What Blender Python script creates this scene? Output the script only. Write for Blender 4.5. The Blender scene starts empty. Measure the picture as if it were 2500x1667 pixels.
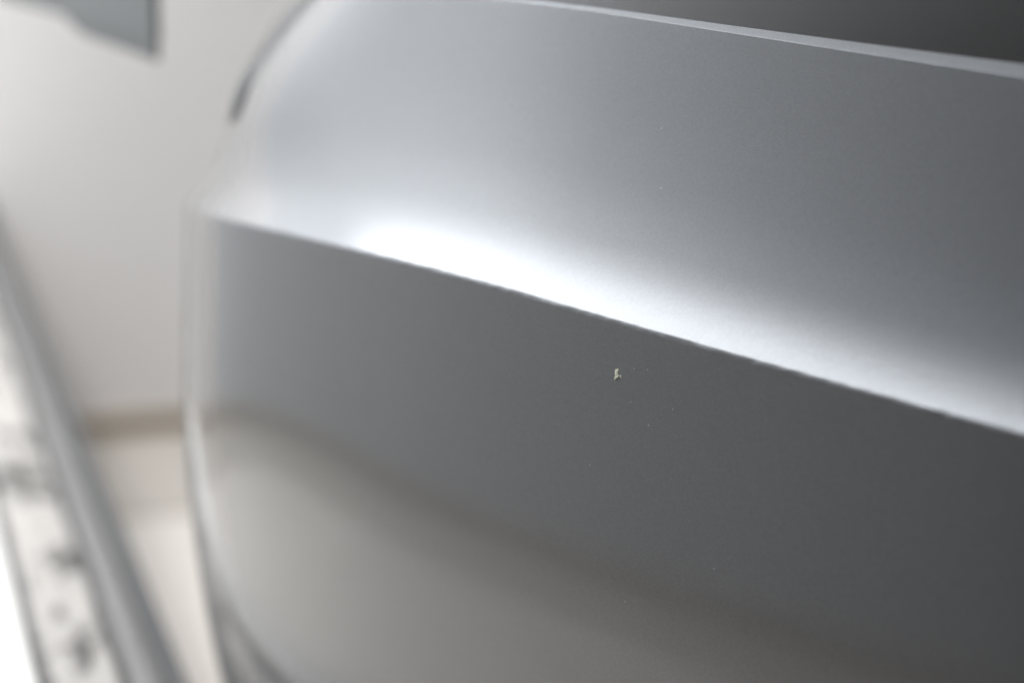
import bpy, math, random
from mathutils import Vector, noise
import numpy as np

random.seed(4)
R = math.radians
scene = bpy.context.scene
col = scene.collection

# ------------------------------------------------------------------ camera
cam_d = bpy.data.cameras.new('camera')
cam_d.sensor_width = 36.0
cam_d.lens = 84.2
cam_d.clip_start = 0.02
cam_d.clip_end = 60.0
cam_d.dof.use_dof = True
cam_d.dof.focus_distance = 1.125
cam_d.dof.aperture_fstop = 3.3
cam = bpy.data.objects.new('camera', cam_d)
cam.location = (0, 0, 1.1)
cam.rotation_euler = (R(90 - 14.32), 0, 0)
col.objects.link(cam)
scene.camera = cam

# ------------------------------------------------------------------ world (dim even indoor bounce light)
world = bpy.data.worlds.new('World')
scene.world = world
world.use_nodes = True
bg = world.node_tree.nodes['Background']
bg.inputs['Color'].default_value = (0.86, 0.93, 1.0, 1)
bg.inputs['Strength'].default_value = 0.04

# ------------------------------------------------------------------ lamps
def area(name, loc, target, sx, sy, watts, colr=(1, 1, 1)):
    l = bpy.data.lights.new(name, 'AREA')
    l.shape = 'RECTANGLE'
    l.size = sx
    l.size_y = sy
    l.energy = watts
    l.color = colr
    o = bpy.data.objects.new(name, l)
    o.location = loc
    o.rotation_euler = (Vector(target) - Vector(loc)).to_track_quat('-Z', 'Y').to_euler()
    col.objects.link(o)
    return o

AXR = R(17.4)                                           # the room is turned against the camera
ROOM = Vector((-0.55, 3.72, 0))
def room_point(u, v, z):                                # u along the back wall, v towards it
    c, s_ = math.cos(AXR), math.sin(AXR)
    return Vector((ROOM.x + u * c - v * s_, ROOM.y + u * s_ + v * c, z))
# added fill lamps out of view: some turned to the walls, two over the floor
from mathutils import Matrix
side_fill = area('side_wall_fill', (0, 0, 0), (0, 0, -1), 2.6, 0.25, 98, (0.985, 0.99, 1.0))  # added lamp, slanted to brighten the wall mirrored along the crease
w_a, w_b = room_point(-1.62, -0.12, 2.1), room_point(-1.68, -2.25, 3.8)   # slanting strip along the side wall
w_x = (w_b - w_a).normalized()
w_z = (room_point(-1.0, 0, 0) - room_point(-2.0, 0, 0)).normalized()          # its back is to the room
side_fill.matrix_world = Matrix.Translation((w_a + w_b) / 2) @ Matrix((w_x, w_z.cross(w_x), w_z)).transposed().to_4x4()
area('corner_fill', room_point(-1.0, -1.15, 2.8), room_point(-2.0, -0.5, 2.7), 1.3, 0.3, 34, (1.0, 0.995, 0.985))  # added lamp, fills the dark gap in the reflected corner
area('back_wall_fill', room_point(-0.95, -0.75, 1.9), room_point(-1.55, -0.05, 1.9), 1.5, 0.3, 42, (0.99, 0.995, 1.0))  # added lamp, brightens the wall mirrored near the far crease tip
area('left_floor_fill', room_point(-1.5, -0.95, 3.3), room_point(-1.45, -0.95, 0), 0.7, 0.7, 66, (1.0, 0.98, 0.955)).data.spread = R(85)  # added lamp, brightens the floor mirrored in the lower panel
area('back_floor_fill', room_point(0.7, -0.9, 3.6), room_point(0.2, -0.9, 0), 0.8, 0.8, 36, (1.0, 0.985, 0.97)).data.spread = R(110)  # added lamp, brightens the floor before the back wall

scene.view_settings.view_transform = 'Standard'
scene.view_settings.look = 'None'
scene.view_settings.gamma = 1.0
scene.view_settings.exposure = -0.28
scene.view_settings.use_curve_mapping = False
scene.cycles.use_denoising = True
scene.cycles.max_bounces = 8
scene.cycles.sample_clamp_indirect = 6

# ------------------------------------------------------------------ helpers
def tag(o, label=None, cat=None, group=None, kind=None):
    if label: o['label'] = label
    if cat: o['category'] = cat
    if group: o['group'] = group
    if kind: o['kind'] = kind
    return o

def mesh_obj(name, verts, faces, mat, parent=None, smooth=False):
    me = bpy.data.meshes.new(name)
    me.from_pydata([tuple(map(float, v)) for v in verts], [], [tuple(map(int, f)) for f in faces])
    me.update()
    if smooth:
        me.polygons.foreach_set('use_smooth', [True] * len(me.polygons))
    me.materials.append(mat)
    o = bpy.data.objects.new(name, me)
    o.parent = parent
    col.objects.link(o)
    return o

def box(name, x0, x1, y0, y1, z0, z1, mat, parent=None, bevel=0.0):
    v = [(x, y, z) for x in (x0, x1) for y in (y0, y1) for z in (z0, z1)]
    f = [(0, 1, 3, 2), (4, 6, 7, 5), (0, 4, 5, 1), (2, 3, 7, 6), (0, 2, 6, 4), (1, 5, 7, 3)]
    o = mesh_obj(name, v, f, mat, parent)
    if bevel:
        b = o.modifiers.new('bevel', 'BEVEL')
        b.width = bevel
        b.segments = 3
    return o

def empty(name, loc, rz=0.0):
    o = bpy.data.objects.new(name, None)
    o.location = loc
    o.rotation_euler = (0, 0, rz)
    col.objects.link(o)
    return o

def material(name):
    m = bpy.data.materials.new(name)
    m.use_nodes = True
    nt = m.node_tree
    return m, nt, nt.nodes['Principled BSDF']

def mottled(name, c0, c1, scale, rough, bump=0.0, stretch=(1, 1, 1), detail=4.0, lo=0.3, hi=0.7, metallic=0.0, coat=0.0, bump_scale=None):
    m, nt, b = material(name)
    tc = nt.nodes.new('ShaderNodeTexCoord')
    mp = nt.nodes.new('ShaderNodeMapping')
    mp.inputs['Scale'].default_value = stretch
    n = nt.nodes.new('ShaderNodeTexNoise')
    n.inputs['Scale'].default_value = scale
    n.inputs['Detail'].default_value = detail
    r = nt.nodes.new('ShaderNodeValToRGB')
    r.color_ramp.elements[0].position = lo
    r.color_ramp.elements[1].position = hi
    r.color_ramp.elements[0].color = (*c0, 1)
    r.color_ramp.elements[1].color = (*c1, 1)
    nt.links.new(tc.outputs['Object'], mp.inputs['Vector'])
    nt.links.new(mp.outputs['Vector'], n.inputs['Vector'])
    nt.links.new(n.outputs['Fac'], r.inputs['Fac'])
    nt.links.new(r.outputs['Color'], b.inputs['Base Color'])
    b.inputs['Roughness'].default_value = rough
    b.inputs['Metallic'].default_value = metallic
    b.inputs['Coat Weight'].default_value = coat
    if bump:
        n2 = nt.nodes.new('ShaderNodeTexNoise')
        n2.inputs['Scale'].default_value = bump_scale or scale * 6
        nt.links.new(mp.outputs['Vector'], n2.inputs['Vector'])
        bp = nt.nodes.new('ShaderNodeBump')
        bp.inputs['Strength'].default_value = bump
        bp.inputs['Distance'].default_value = 0.002
        nt.links.new(n2.outputs['Fac'], bp.inputs['Height'])
        nt.links.new(bp.outputs['Normal'], b.inputs['Normal'])
    return m

# ------------------------------------------------------------------ materials
def paint_material():
    m, nt, b = material('dark_grey_metallic_paint')
    tc = nt.nodes.new('ShaderNodeTexCoord')
    # metallic flake: tiny cells with slightly different brightness
    vor = nt.nodes.new('ShaderNodeTexVoronoi')
    vor.inputs['Scale'].default_value = 2600
    nt.links.new(tc.outputs['Object'], vor.inputs['Vector'])
    sep = nt.nodes.new('ShaderNodeSeparateColor')
    nt.links.new(vor.outputs['Color'], sep.inputs['Color'])
    mix = nt.nodes.new('ShaderNodeMix')
    mix.data_type = 'RGBA'
    mix.inputs['A'].default_value = (0.062, 0.0635, 0.0655, 1)
    mix.inputs['B'].default_value = (0.088, 0.0895, 0.092, 1)
    nt.links.new(sep.outputs['Red'], mix.inputs['Factor'])
    nt.links.new(mix.outputs['Result'], b.inputs['Base Color'])
    b.inputs['Metallic'].default_value = 1.0
    b.inputs['Roughness'].default_value = 0.5
    b.inputs['Specular Tint'].default_value = (0.5, 0.5, 0.51, 1)
    b.inputs['Coat Weight'].default_value = 1.0
    b.inputs['Coat Roughness'].default_value = 0.12
    b.inputs['Coat IOR'].default_value = 1.75
    # orange peel in the clear coat
    n = nt.nodes.new('ShaderNodeTexNoise')
    n.inputs['Scale'].default_value = 260
    n.inputs['Detail'].default_value = 2
    nt.links.new(tc.outputs['Object'], n.inputs['Vector'])
    bp = nt.nodes.new('ShaderNodeBump')
    bp.inputs['Strength'].default_value = 0.05
    bp.inputs['Distance'].default_value = 0.0006
    nt.links.new(n.outputs['Fac'], bp.inputs['Height'])
    nt.links.new(bp.outputs['Normal'], b.inputs['Coat Normal'])
    return m

M_paint = paint_material()
M_glass, nt, b = material('dark_tinted_glass')
b.inputs['Base Color'].default_value = (0.024, 0.022, 0.018, 1)
b.inputs['Roughness'].default_value = 0.12
b.inputs['IOR'].default_value = 1.38
M_rubber = mottled('black_rubber', (0.02, 0.02, 0.02), (0.03, 0.03, 0.03), 60, 0.6)
M_primer = mottled('cream_primer', (0.88, 0.86, 0.74), (0.95, 0.91, 0.66), 900, 0.8)
M_dust = mottled('pale_dust', (0.14, 0.14, 0.14), (0.22, 0.22, 0.21), 900, 0.8)
M_wall = mottled('matt_wall_paint', (0.70, 0.69, 0.692), (0.75, 0.74, 0.742), 1.3, 0.85, 0.15, bump_scale=90)
M_sidewall = mottled('cool_grey_wall_paint', (0.575, 0.605, 0.64), (0.625, 0.655, 0.69), 1.3, 0.85, 0.15, bump_scale=90)
M_skirt = mottled('brown_wood', (0.27, 0.225, 0.175), (0.34, 0.29, 0.23), 6, 0.5, stretch=(1, 8, 8))
M_floor = mottled('pale_beige_floor', (0.47, 0.45, 0.43), (0.53, 0.51, 0.485), 2.2, 0.42, 0.1)
M_border = mottled('greyer_floor_border', (0.325, 0.307, 0.285), (0.365, 0.347, 0.325), 2.4, 0.45, 0.1)
M_alu = mottled('brushed_aluminium', (0.15, 0.15, 0.15), (0.20, 0.20, 0.20), 8, 0.45, stretch=(30, 1, 1), metallic=0.6)
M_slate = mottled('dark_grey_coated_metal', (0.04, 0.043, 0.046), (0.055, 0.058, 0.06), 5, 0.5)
M_white = mottled('white_laminate', (0.62, 0.62, 0.61), (0.64, 0.64, 0.63), 3, 0.6)
M_marble = mottled('mottled_pale_strip', (0.04, 0.04, 0.037), (0.33, 0.318, 0.305), 21, 0.35, stretch=(2.2, 0.8, 1), detail=3, lo=0.36, hi=0.5)
M_greypanel = mottled('mid_grey_lacquer', (0.100, 0.108, 0.110), (0.118, 0.126, 0.128), 2, 0.45)
M_darklip = mottled('dark_grey_edge', (0.09, 0.095, 0.095), (0.12, 0.125, 0.125), 5, 0.5)

# ------------------------------------------------------------------ setting
def quad_prism(name, u0, u1, v0, v1, z0, z1, mat, kind='structure', parent=None, bevel=0.0):
    o = box(name, u0, u1, v0, v1, z0, z1, mat, parent, bevel)
    if parent is None:
        o.location = ROOM
        o.rotation_euler = (0, 0, AXR)
        tag(o, kind=kind)
    return o
floor = quad_prism('floor', -5, 5, -5.5, 0.2, -0.05, 0.0, M_floor)
border = quad_prism('floor_border', -1.2, 3.5, -0.42, 0.0, 0.0, 0.004, M_border)
wall = quad_prism('back_wall', -1.2, 3.5, 0.0, 0.12, 0.0, 5.5, M_wall)
skirt = box('skirting_board', -1.2, 3.5, -0.014, 0.0, 0.006, 0.036, M_skirt, wall, 0.002)
side = quad_prism('side_wall', -2.22, -2.10, -2.5, -0.9, 0.0, 5.5, M_sidewall)
box('skirting_board', -2.10, -2.086, -2.5, -0.9, 0.006, 0.036, M_skirt, side, 0.002)
box('floor_border', -2.085, -1.68, -2.5, -0.9, 0.0, 0.004, M_border, side)
def cove_part(name, r0, r1, z0, z1, mat, parent=None):   # a quarter ring, the unseen corner rounded to smooth its reflection
    v, f = [], []
    n_ = 28
    for k in range(n_ + 1):
        th = R(90) * k / n_
        for (r_, z_) in ((r0, z0), (r0, z1), (r1, z1), (r1, z0)):
            v.append((-1.2 - r_ * math.cos(th), -0.9 + r_ * math.sin(th), z_))
    for k in range(n_):
        for j in range(4):
            f.append((4 * k + j, 4 * k + (j + 1) % 4, 4 * k + 4 + (j + 1) % 4, 4 * k + 4 + j))
    o_ = mesh_obj(name, v, f, mat, parent)
    if parent is None:
        o_.location = ROOM
        o_.rotation_euler = (0, 0, AXR)
        tag(o_, kind='structure')
    o_.data.polygons.foreach_set('use_smooth', [True] * len(o_.data.polygons))
    o_.modifiers.new('edges', 'EDGE_SPLIT').split_angle = R(40)
    return o_
cove = cove_part('corner_wall', 0.9, 1.02, 0.0, 5.5, M_sidewall)
cove_part('skirting_board', 0.886, 0.8995, 0.006, 0.036, M_skirt, cove)
cove_part('floor_border', 0.48, 0.885, 0.0005, 0.004, M_border, cove)

# ------------------------------------------------------------------ the car
DS = 0.001
S = np.arange(-1.0, 1.15, DS)
S2, EX, AZ0, K0, A2 = 0.58, 2.35, -38.0, 8.0, -8.0
def tangent_az(s):
    if s < 0:
        return AZ0 + K0 * s
    if s < S2:
        return AZ0 + K0 * s + (A2 - AZ0 - K0 * S2) * (s / S2) ** EX
    sl = K0 + (A2 - AZ0 - K0 * S2) * EX / S2
    return min(A2 + sl * (s - S2) + 2500 * (s - S2) ** 2, 78.0)
AZ = np.radians([tangent_az(s) for s in S])
P = np.cumsum(np.stack([np.sin(AZ), np.cos(AZ)], 1) * DS, 0)
P -= P[np.argmin(abs(S))]
P += np.array([0.0483, 1.1028])
N = np.stack([-np.cos(AZ), np.sin(AZ)], 1)             # outward normal in plan
ZC = 0.83 - 0.041 * np.clip((S - 0.06) / 0.505, 0, 1.25) ** 1.9

# cross-section, as (outward offset, height against the crease)
def interp_tilt(d, table):
    xs = [t[0] for t in table]
    ys = [t[1] for t in table]
    return float(np.interp(d, xs, ys))
UP = [(0.0, 40), (0.013, 36), (0.03, 29), (0.06, 23), (0.1, 18.5), (0.137, 16)]
DN = [(0.0, 2.5), (0.004, 2.5), (0.03, 3), (0.06, 3.2), (0.10, 2.6), (0.135, 1.0), (0.16, -1), (0.20, -3), (0.27, -7), (0.40, -14)]
belt = 0.137
up_pts = []
o, d = 0.0, 0.0
heights = [0.0007, 0.0015, 0.0025, 0.004, 0.006, 0.008] + list(np.linspace(0.0105, belt, 60))
prev = 0.0
for h in heights:
    t = interp_tilt((h + prev) / 2, UP)
    o -= (h - prev) * math.tan(R(t))
    up_pts.append((o, h))
    prev = h
ob = o
# towards the far end the upper part rolls over instead of flaring
UP_END = [(0.0, 46), (0.012, 40), (0.026, 22), (0.05, 13), (0.075, 21), (0.1, 30), (0.137, 39)]
end_delta = [0.0]
o2, prev = 0.0, 0.0
for h, (oa, _) in zip(heights, up_pts):
    o2 -= (h - prev) * math.tan(R(interp_tilt((h + prev) / 2, UP_END)))
    end_delta.append(o2 - oa)
    prev = h
end_h = [0.0] + heights
def end_shift(s, h):
    w_ = min(max((s - 0.26) / 0.30, 0.0), 1.0)
    return w_ * w_ * (3 - 2 * w_) * float(np.interp(h, end_h, end_delta))
fold = []                                              # entries: offset, height, share of the shelf width
rad = 0.0005                                           # rolled upper edge, then the shelf up to the glass
a0 = 16
c_o, c_h = ob - rad * math.cos(R(a0)), belt - rad * math.sin(R(a0))
for a in np.linspace(a0 + 4, 35, 6):
    fold.append((c_o + rad * math.cos(R(a)), c_h + rad * math.sin(R(a)), 0.0))
fo, fh = fold[-1][:2]
for k in np.linspace(0.1, 1.0, 8):
    fold.append((fo, fh, k))
SLOPE = math.tan(R(51))
def upper_scale(s):                                    # the waistline sinks a little towards the near end
    return float(np.clip(0.966 + 0.07 * (s - 0.08), 0.84, 1.0))
def shelf_width(s):
    return float(np.clip(0.0045 - 0.0085 * (s + 0.25), 0.0014, 0.008))
dn_pts = []
o = 0.0
# small crease radius
CR = 0.005
for t in np.linspace(37, 2.5, 14):
    dn_pts.append((CR * (math.cos(R(t)) - math.cos(R(40))), -CR * (math.sin(R(40)) - math.sin(R(t)))))
o, prev = dn_pts[-1][0], -dn_pts[-1][1]
for h in list(np.linspace(0.0042, 0.02, 10)) + list(np.linspace(0.025, 0.40, 60)):
    t = interp_tilt((h + prev) / 2, DN)
    o += (h - prev) * math.tan(R(t))
    dn_pts.append((o, -h))
    prev = h
dn_pts += [(o - 0.03, -0.415), (o - 0.12, -0.418)]
profile = list(reversed(fold)) + [(a, b_, 0.0) for a, b_ in reversed(up_pts)] + [(0.0, 0.0, 0.0)] + [(a, b_, 0.0) for a, b_ in dn_pts]
prof = np.array(profile)

def surf(s, off, h):
    i = (s - S[0]) / DS
    x = np.interp(s, S, P[:, 0]); y = np.interp(s, S, P[:, 1])
    nx = np.interp(s, S, N[:, 0]); ny = np.interp(s, S, N[:, 1])
    z = np.interp(s, S, ZC)
    return Vector((x + nx * off, y + ny * off, z + h))

s_list = list(np.arange(-0.95, -0.36, 0.012)) + list(np.arange(-0.36, 0.40, 0.0012)) + list(np.arange(0.40, 0.62, 0.003)) + list(np.arange(0.62, 1.12, 0.012))
verts, faces = [], []
npf = len(prof)
for s in s_list:
    # uneven pressed edge: sub-millimetre waviness of the crease
    ks, sw = upper_scale(s), shelf_width(s)
    for (po, ph, fr) in prof:
        if ph > 0:
            po += end_shift(s, ph)
            po, ph = po * ks - fr * sw, ph * ks + fr * sw * SLOPE
        k = math.exp(-((ph + 0.0022) / 0.0016) ** 2)
        if k > 0.01:
            po += k * (noise.noise(Vector((s * 150, ph * 260, 3.1))) * 0.8 + noise.noise(Vector((s * 330, ph * 420, 9.7))) * 0.5) * 0.00030
        p = surf(s, po, ph)
        verts.append(p)
for i in range(len(s_list) - 1):
    for j in range(npf - 1):
        a = i * npf + j
        faces.append((a, a + 1, a + npf + 1, a + npf))
car = empty('car', (0.45, 1.4, 0.0))
tag(car, 'dark grey metallic car side with sharp crease and small pale paint chip', 'car')
def car_part(name, v, f, mat, smooth=True, label=None):
    o_ = mesh_obj(name, [Vector(p) - car.location for p in v], f, mat, car, smooth)
    if label: o_['label'] = label
    return o_
car_part('door_panel', verts, faces, M_paint)

# window glass, a bent slab standing in the slot of the shelf, and its black sealing lip
def sweep(name, section, mat, ss, closed=True):
    v, f = [], []
    n = len(section)
    for s in ss:
        ks, sw = upper_scale(s), shelf_width(s)
        for (po, ph) in section:                       # measured from the inner edge of the shelf
            v.append(surf(s, (fo + end_shift(s, belt)) * ks - sw + po, fh * ks + sw * SLOPE + ph))
    for i in range(len(ss) - 1):
        for j in range(n if closed else n - 1):
            k = (j + 1) % n
            f.append((i * n + j, i * n + k, (i + 1) * n + k, (i + 1) * n + j))
    f.append(tuple(range(n)))
    f.append(tuple((len(ss) - 1) * n + j for j in reversed(range(n))))
    return car_part(name, v, f, mat, smooth=False)
ss = list(np.arange(-0.95, 0.42, 0.02))
g0, gh = -0.0042, -0.012
lean = math.tan(R(24))
sweep('window_seal', [(-0.0001, 0.0001), (-0.0040, -0.0015), (-0.0040, -0.02), (-0.0001, -0.02)], M_rubber, ss)
sweep('window_glass', [(g0, gh), (g0 - 0.3 * lean, gh + 0.3), (g0 - 0.004 - 0.3 * lean, gh + 0.3), (g0 - 0.004, gh - 0.002)], M_glass, ss)

# ------------------------------------------------------------------ paint chip and specks
F_, W_, H_ = 5500.0, 2352.0, 1568.0
pitch = R(14.32)
fw = Vector((0, math.cos(pitch), -math.sin(pitch)))
upv = Vector((0, math.sin(pitch), math.cos(pitch)))
def project(p):
    d_ = p - Vector((0, 0, 1.1))
    z = d_.dot(fw)
    return W_ / 2 + F_ * d_.x / z, H_ / 2 - F_ * d_.dot(upv) / z
dn_h = np.array([-q[1] for q in dn_pts[:-2]])
dn_o = np.array([q[0] for q in dn_pts[:-2]])
uh = np.array([q[1] for q in up_pts])
uo = np.array([q[0] for q in up_pts])
def body(s, h, lift=0.0):
    ks = upper_scale(s)
    po = np.interp(-h, dn_h, dn_o) if h < 0 else np.interp(h / ks, uh, uo) * ks
    return surf(s, po + lift, h)
def find(px, py):                                       # (s, h) of the body point seen there
    s, h = 0.0, -0.03 if py > 728 + 0.29 * (px - 1410) else 0.06
    for _ in range(25):
        x, y = project(body(s, h))
        xs, ys = project(body(s + 1e-3, h))
        xh, yh = project(body(s, h + 1e-3))
        J = np.array([[xs - x, xh - x], [ys - y, yh - y]]) / 1e-3
        ds, dh = np.linalg.solve(J, np.array([px - x, py - y]))
        s += float(np.clip(ds, -0.05, 0.05)); h += float(np.clip(dh, -0.02, 0.02))
    return s, h
def flake(name, outline, mat, thick, label=None, tip=0.0):
    sh = [find(px, py) for (px, py) in outline]
    cs = sum(a for a, b_ in sh) / len(sh); ch = sum(b_ for a, b_ in sh) / len(sh)
    v = [body(a, b_, -0.0002) for a, b_ in sh]
    v += [body(a, b_, thick * 0.6) for a, b_ in sh]
    v += [body(cs + (a - cs) * .85, ch + (b_ - ch) * .85, thick + tip * max(0.0, ch - b_)) for a, b_ in sh]
    n = len(sh)
    f = []
    for ring in (0, 1):
        for j in range(n):
            k = (j + 1) % n
            f.append((ring * n + j, ring * n + k, (ring + 1) * n + k, (ring + 1) * n + j))
    f.append(tuple(2 * n + j for j in range(n)))
    return car_part(name, v, f, mat, smooth=False, label=label)
def crop(x, y):                                         # chip outline measured in an enlarged view
    return ((1400 + x / 7.84) * 0.9408, (850 + y / 7.84) * 0.9408)
chip = [(812, 405), (860, 400), (864, 425), (838, 445), (856, 472), (848, 490), (871, 515), (869, 550), (845, 575), (820, 604), (807, 565), (812, 525), (799, 480), (803, 430)]
flake('paint_chip', [crop(837 + (cx_ - 837) * 1.15, 500 + (cy_ - 500) * 1.1) for cx_, cy_ in chip], M_primer, 0.00012, 'pale cream primer showing in a small chip', 0.35)
flake('paint_chip', [crop(899 + 16 * math.cos(t), 535 + 30 * math.sin(t)) for t in np.linspace(0, 2 * math.pi, 8)[:-1]], M_primer, 0.0001, 'tiny pale dot beside the larger chip')
def upper(s, h, lift=0.0):                              # a point of the upper part, rolled-over end included
    ks = upper_scale(s)
    return surf(s, (float(np.interp(h, uh, uo)) + end_shift(s, h)) * ks + lift, h * ks)
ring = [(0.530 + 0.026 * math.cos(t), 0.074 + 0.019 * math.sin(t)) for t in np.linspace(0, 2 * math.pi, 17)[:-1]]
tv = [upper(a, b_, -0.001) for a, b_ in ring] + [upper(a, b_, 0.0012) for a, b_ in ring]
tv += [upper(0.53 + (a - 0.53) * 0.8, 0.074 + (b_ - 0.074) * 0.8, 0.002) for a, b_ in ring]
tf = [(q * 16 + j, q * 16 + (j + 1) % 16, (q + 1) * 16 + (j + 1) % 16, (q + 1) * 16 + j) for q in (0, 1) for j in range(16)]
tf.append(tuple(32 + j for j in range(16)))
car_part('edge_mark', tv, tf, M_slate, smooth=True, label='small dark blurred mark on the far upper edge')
specks = [crop(1100, 1015), crop(1440, 1470), crop(1160, 385), crop(1900, 1165), crop(1415, 405), (1518, 432), (1520, 295), (1640, 1305), (1436, 1380), (1355, 1067)]
for k, (px, py) in enumerate(specks):
    r = 1.7 if k < 2 else 1.2
    flake('dust_speck', [(px + r * 1.3 * math.cos(t), py + r * math.sin(t)) for t in np.linspace(0, 2 * math.pi, 7)[:-1]], M_dust, 0.0001)

# ------------------------------------------------------------------ low plinth at lower left
PA = math.atan2(0.745 - 0.243, 3.4186 - 1.6956)         # its rim runs away from the camera, to the left
plat = empty('low_plinth', (-0.243, 1.6956, 0.0), PA)
tag(plat, 'narrow low plinth with grey metal rim, mottled strip and white edge, lower left', 'plinth')
L0, L1 = -0.9, 2.05                                      # along the rim
box('side_panel', -0.035, -0.004, L0, L1, 0.0, 0.372, M_border, plat, 0.003)
box('shaded_edge', -0.016, 0.0, L0, L1, 0.374, 0.398, M_slate, plat, 0.005)  # dark strip: shaded side of the rounded rim put into its colour
box('metal_rim', -0.044, -0.017, L0, L1, 0.374, 0.402, M_alu, plat, 0.008)
box('rim_groove', -0.050, -0.045, L0, L1, 0.374, 0.393, M_slate, plat, 0.001)
box('mottled_strip', -0.103, -0.051, L0, 1.35, 0.374, 0.402, M_marble, plat, 0.004)
box('inner_groove', -0.111, -0.104, L0, 0.78, 0.374, 0.394, M_slate, plat, 0.001)
box('white_edge', -0.175, -0.112, L0, 0.75, 0.374, 0.404, M_white, plat, 0.004)
box('base', -0.11, -0.036, L0 + 0.02, 1.34, 0.0, 0.373, M_slate, plat)

# ------------------------------------------------------------------ hanging grey panel, upper left
def unproj(px, py, depth):
    d_ = fw + Vector((1, 0, 0)) * ((px - W_ / 2) / F_) + upv * ((H_ / 2 - py) / F_)
    return Vector((0, 0, 1.1)) + d_ * depth
hp = empty('hanging_panel', unproj(372, 140, 1.9), R(31))
tag(hp, 'flat grey panel with darker lower lip hanging at upper left', 'panel')
pv = [(-0.006, 0.0, 0.016), (-0.006, 0.42, 0.016), (-0.006, 0.42, 0.28), (-0.006, 0.0, 0.28),
      (0.0, 0.0, 0.016), (0.0, 0.42, 0.016), (0.0, 0.42, 0.28), (0.0, 0.0, 0.28)]
pf = [(0, 1, 2, 3), (4, 7, 6, 5), (0, 4, 5, 1), (1, 5, 6, 2), (2, 6, 7, 3), (3, 7, 4, 0)]
o_ = mesh_obj('panel_board', pv, pf, M_greypanel, hp)
b_ = o_.modifiers.new('bevel', 'BEVEL'); b_.width = 0.001; b_.segments = 2
lv = [(-0.005, 0.002, 0.0), (-0.005, 0.16, 0.004), (-0.005, 0.20, 0.0155), (-0.005, 0.002, 0.0155),
      (-0.001, 0.002, 0.0), (-0.001, 0.16, 0.004), (-0.001, 0.20, 0.0155), (-0.001, 0.002, 0.0155)]
mesh_obj('lower_lip', lv, pf, M_darklip, hp)
for ry in (0.06, 0.36):                                  # thin rods that carry the panel
    box('hanger_rod', -0.005, -0.001, ry - 0.002, ry + 0.002, 0.279, 2.4, M_darklip, hp)
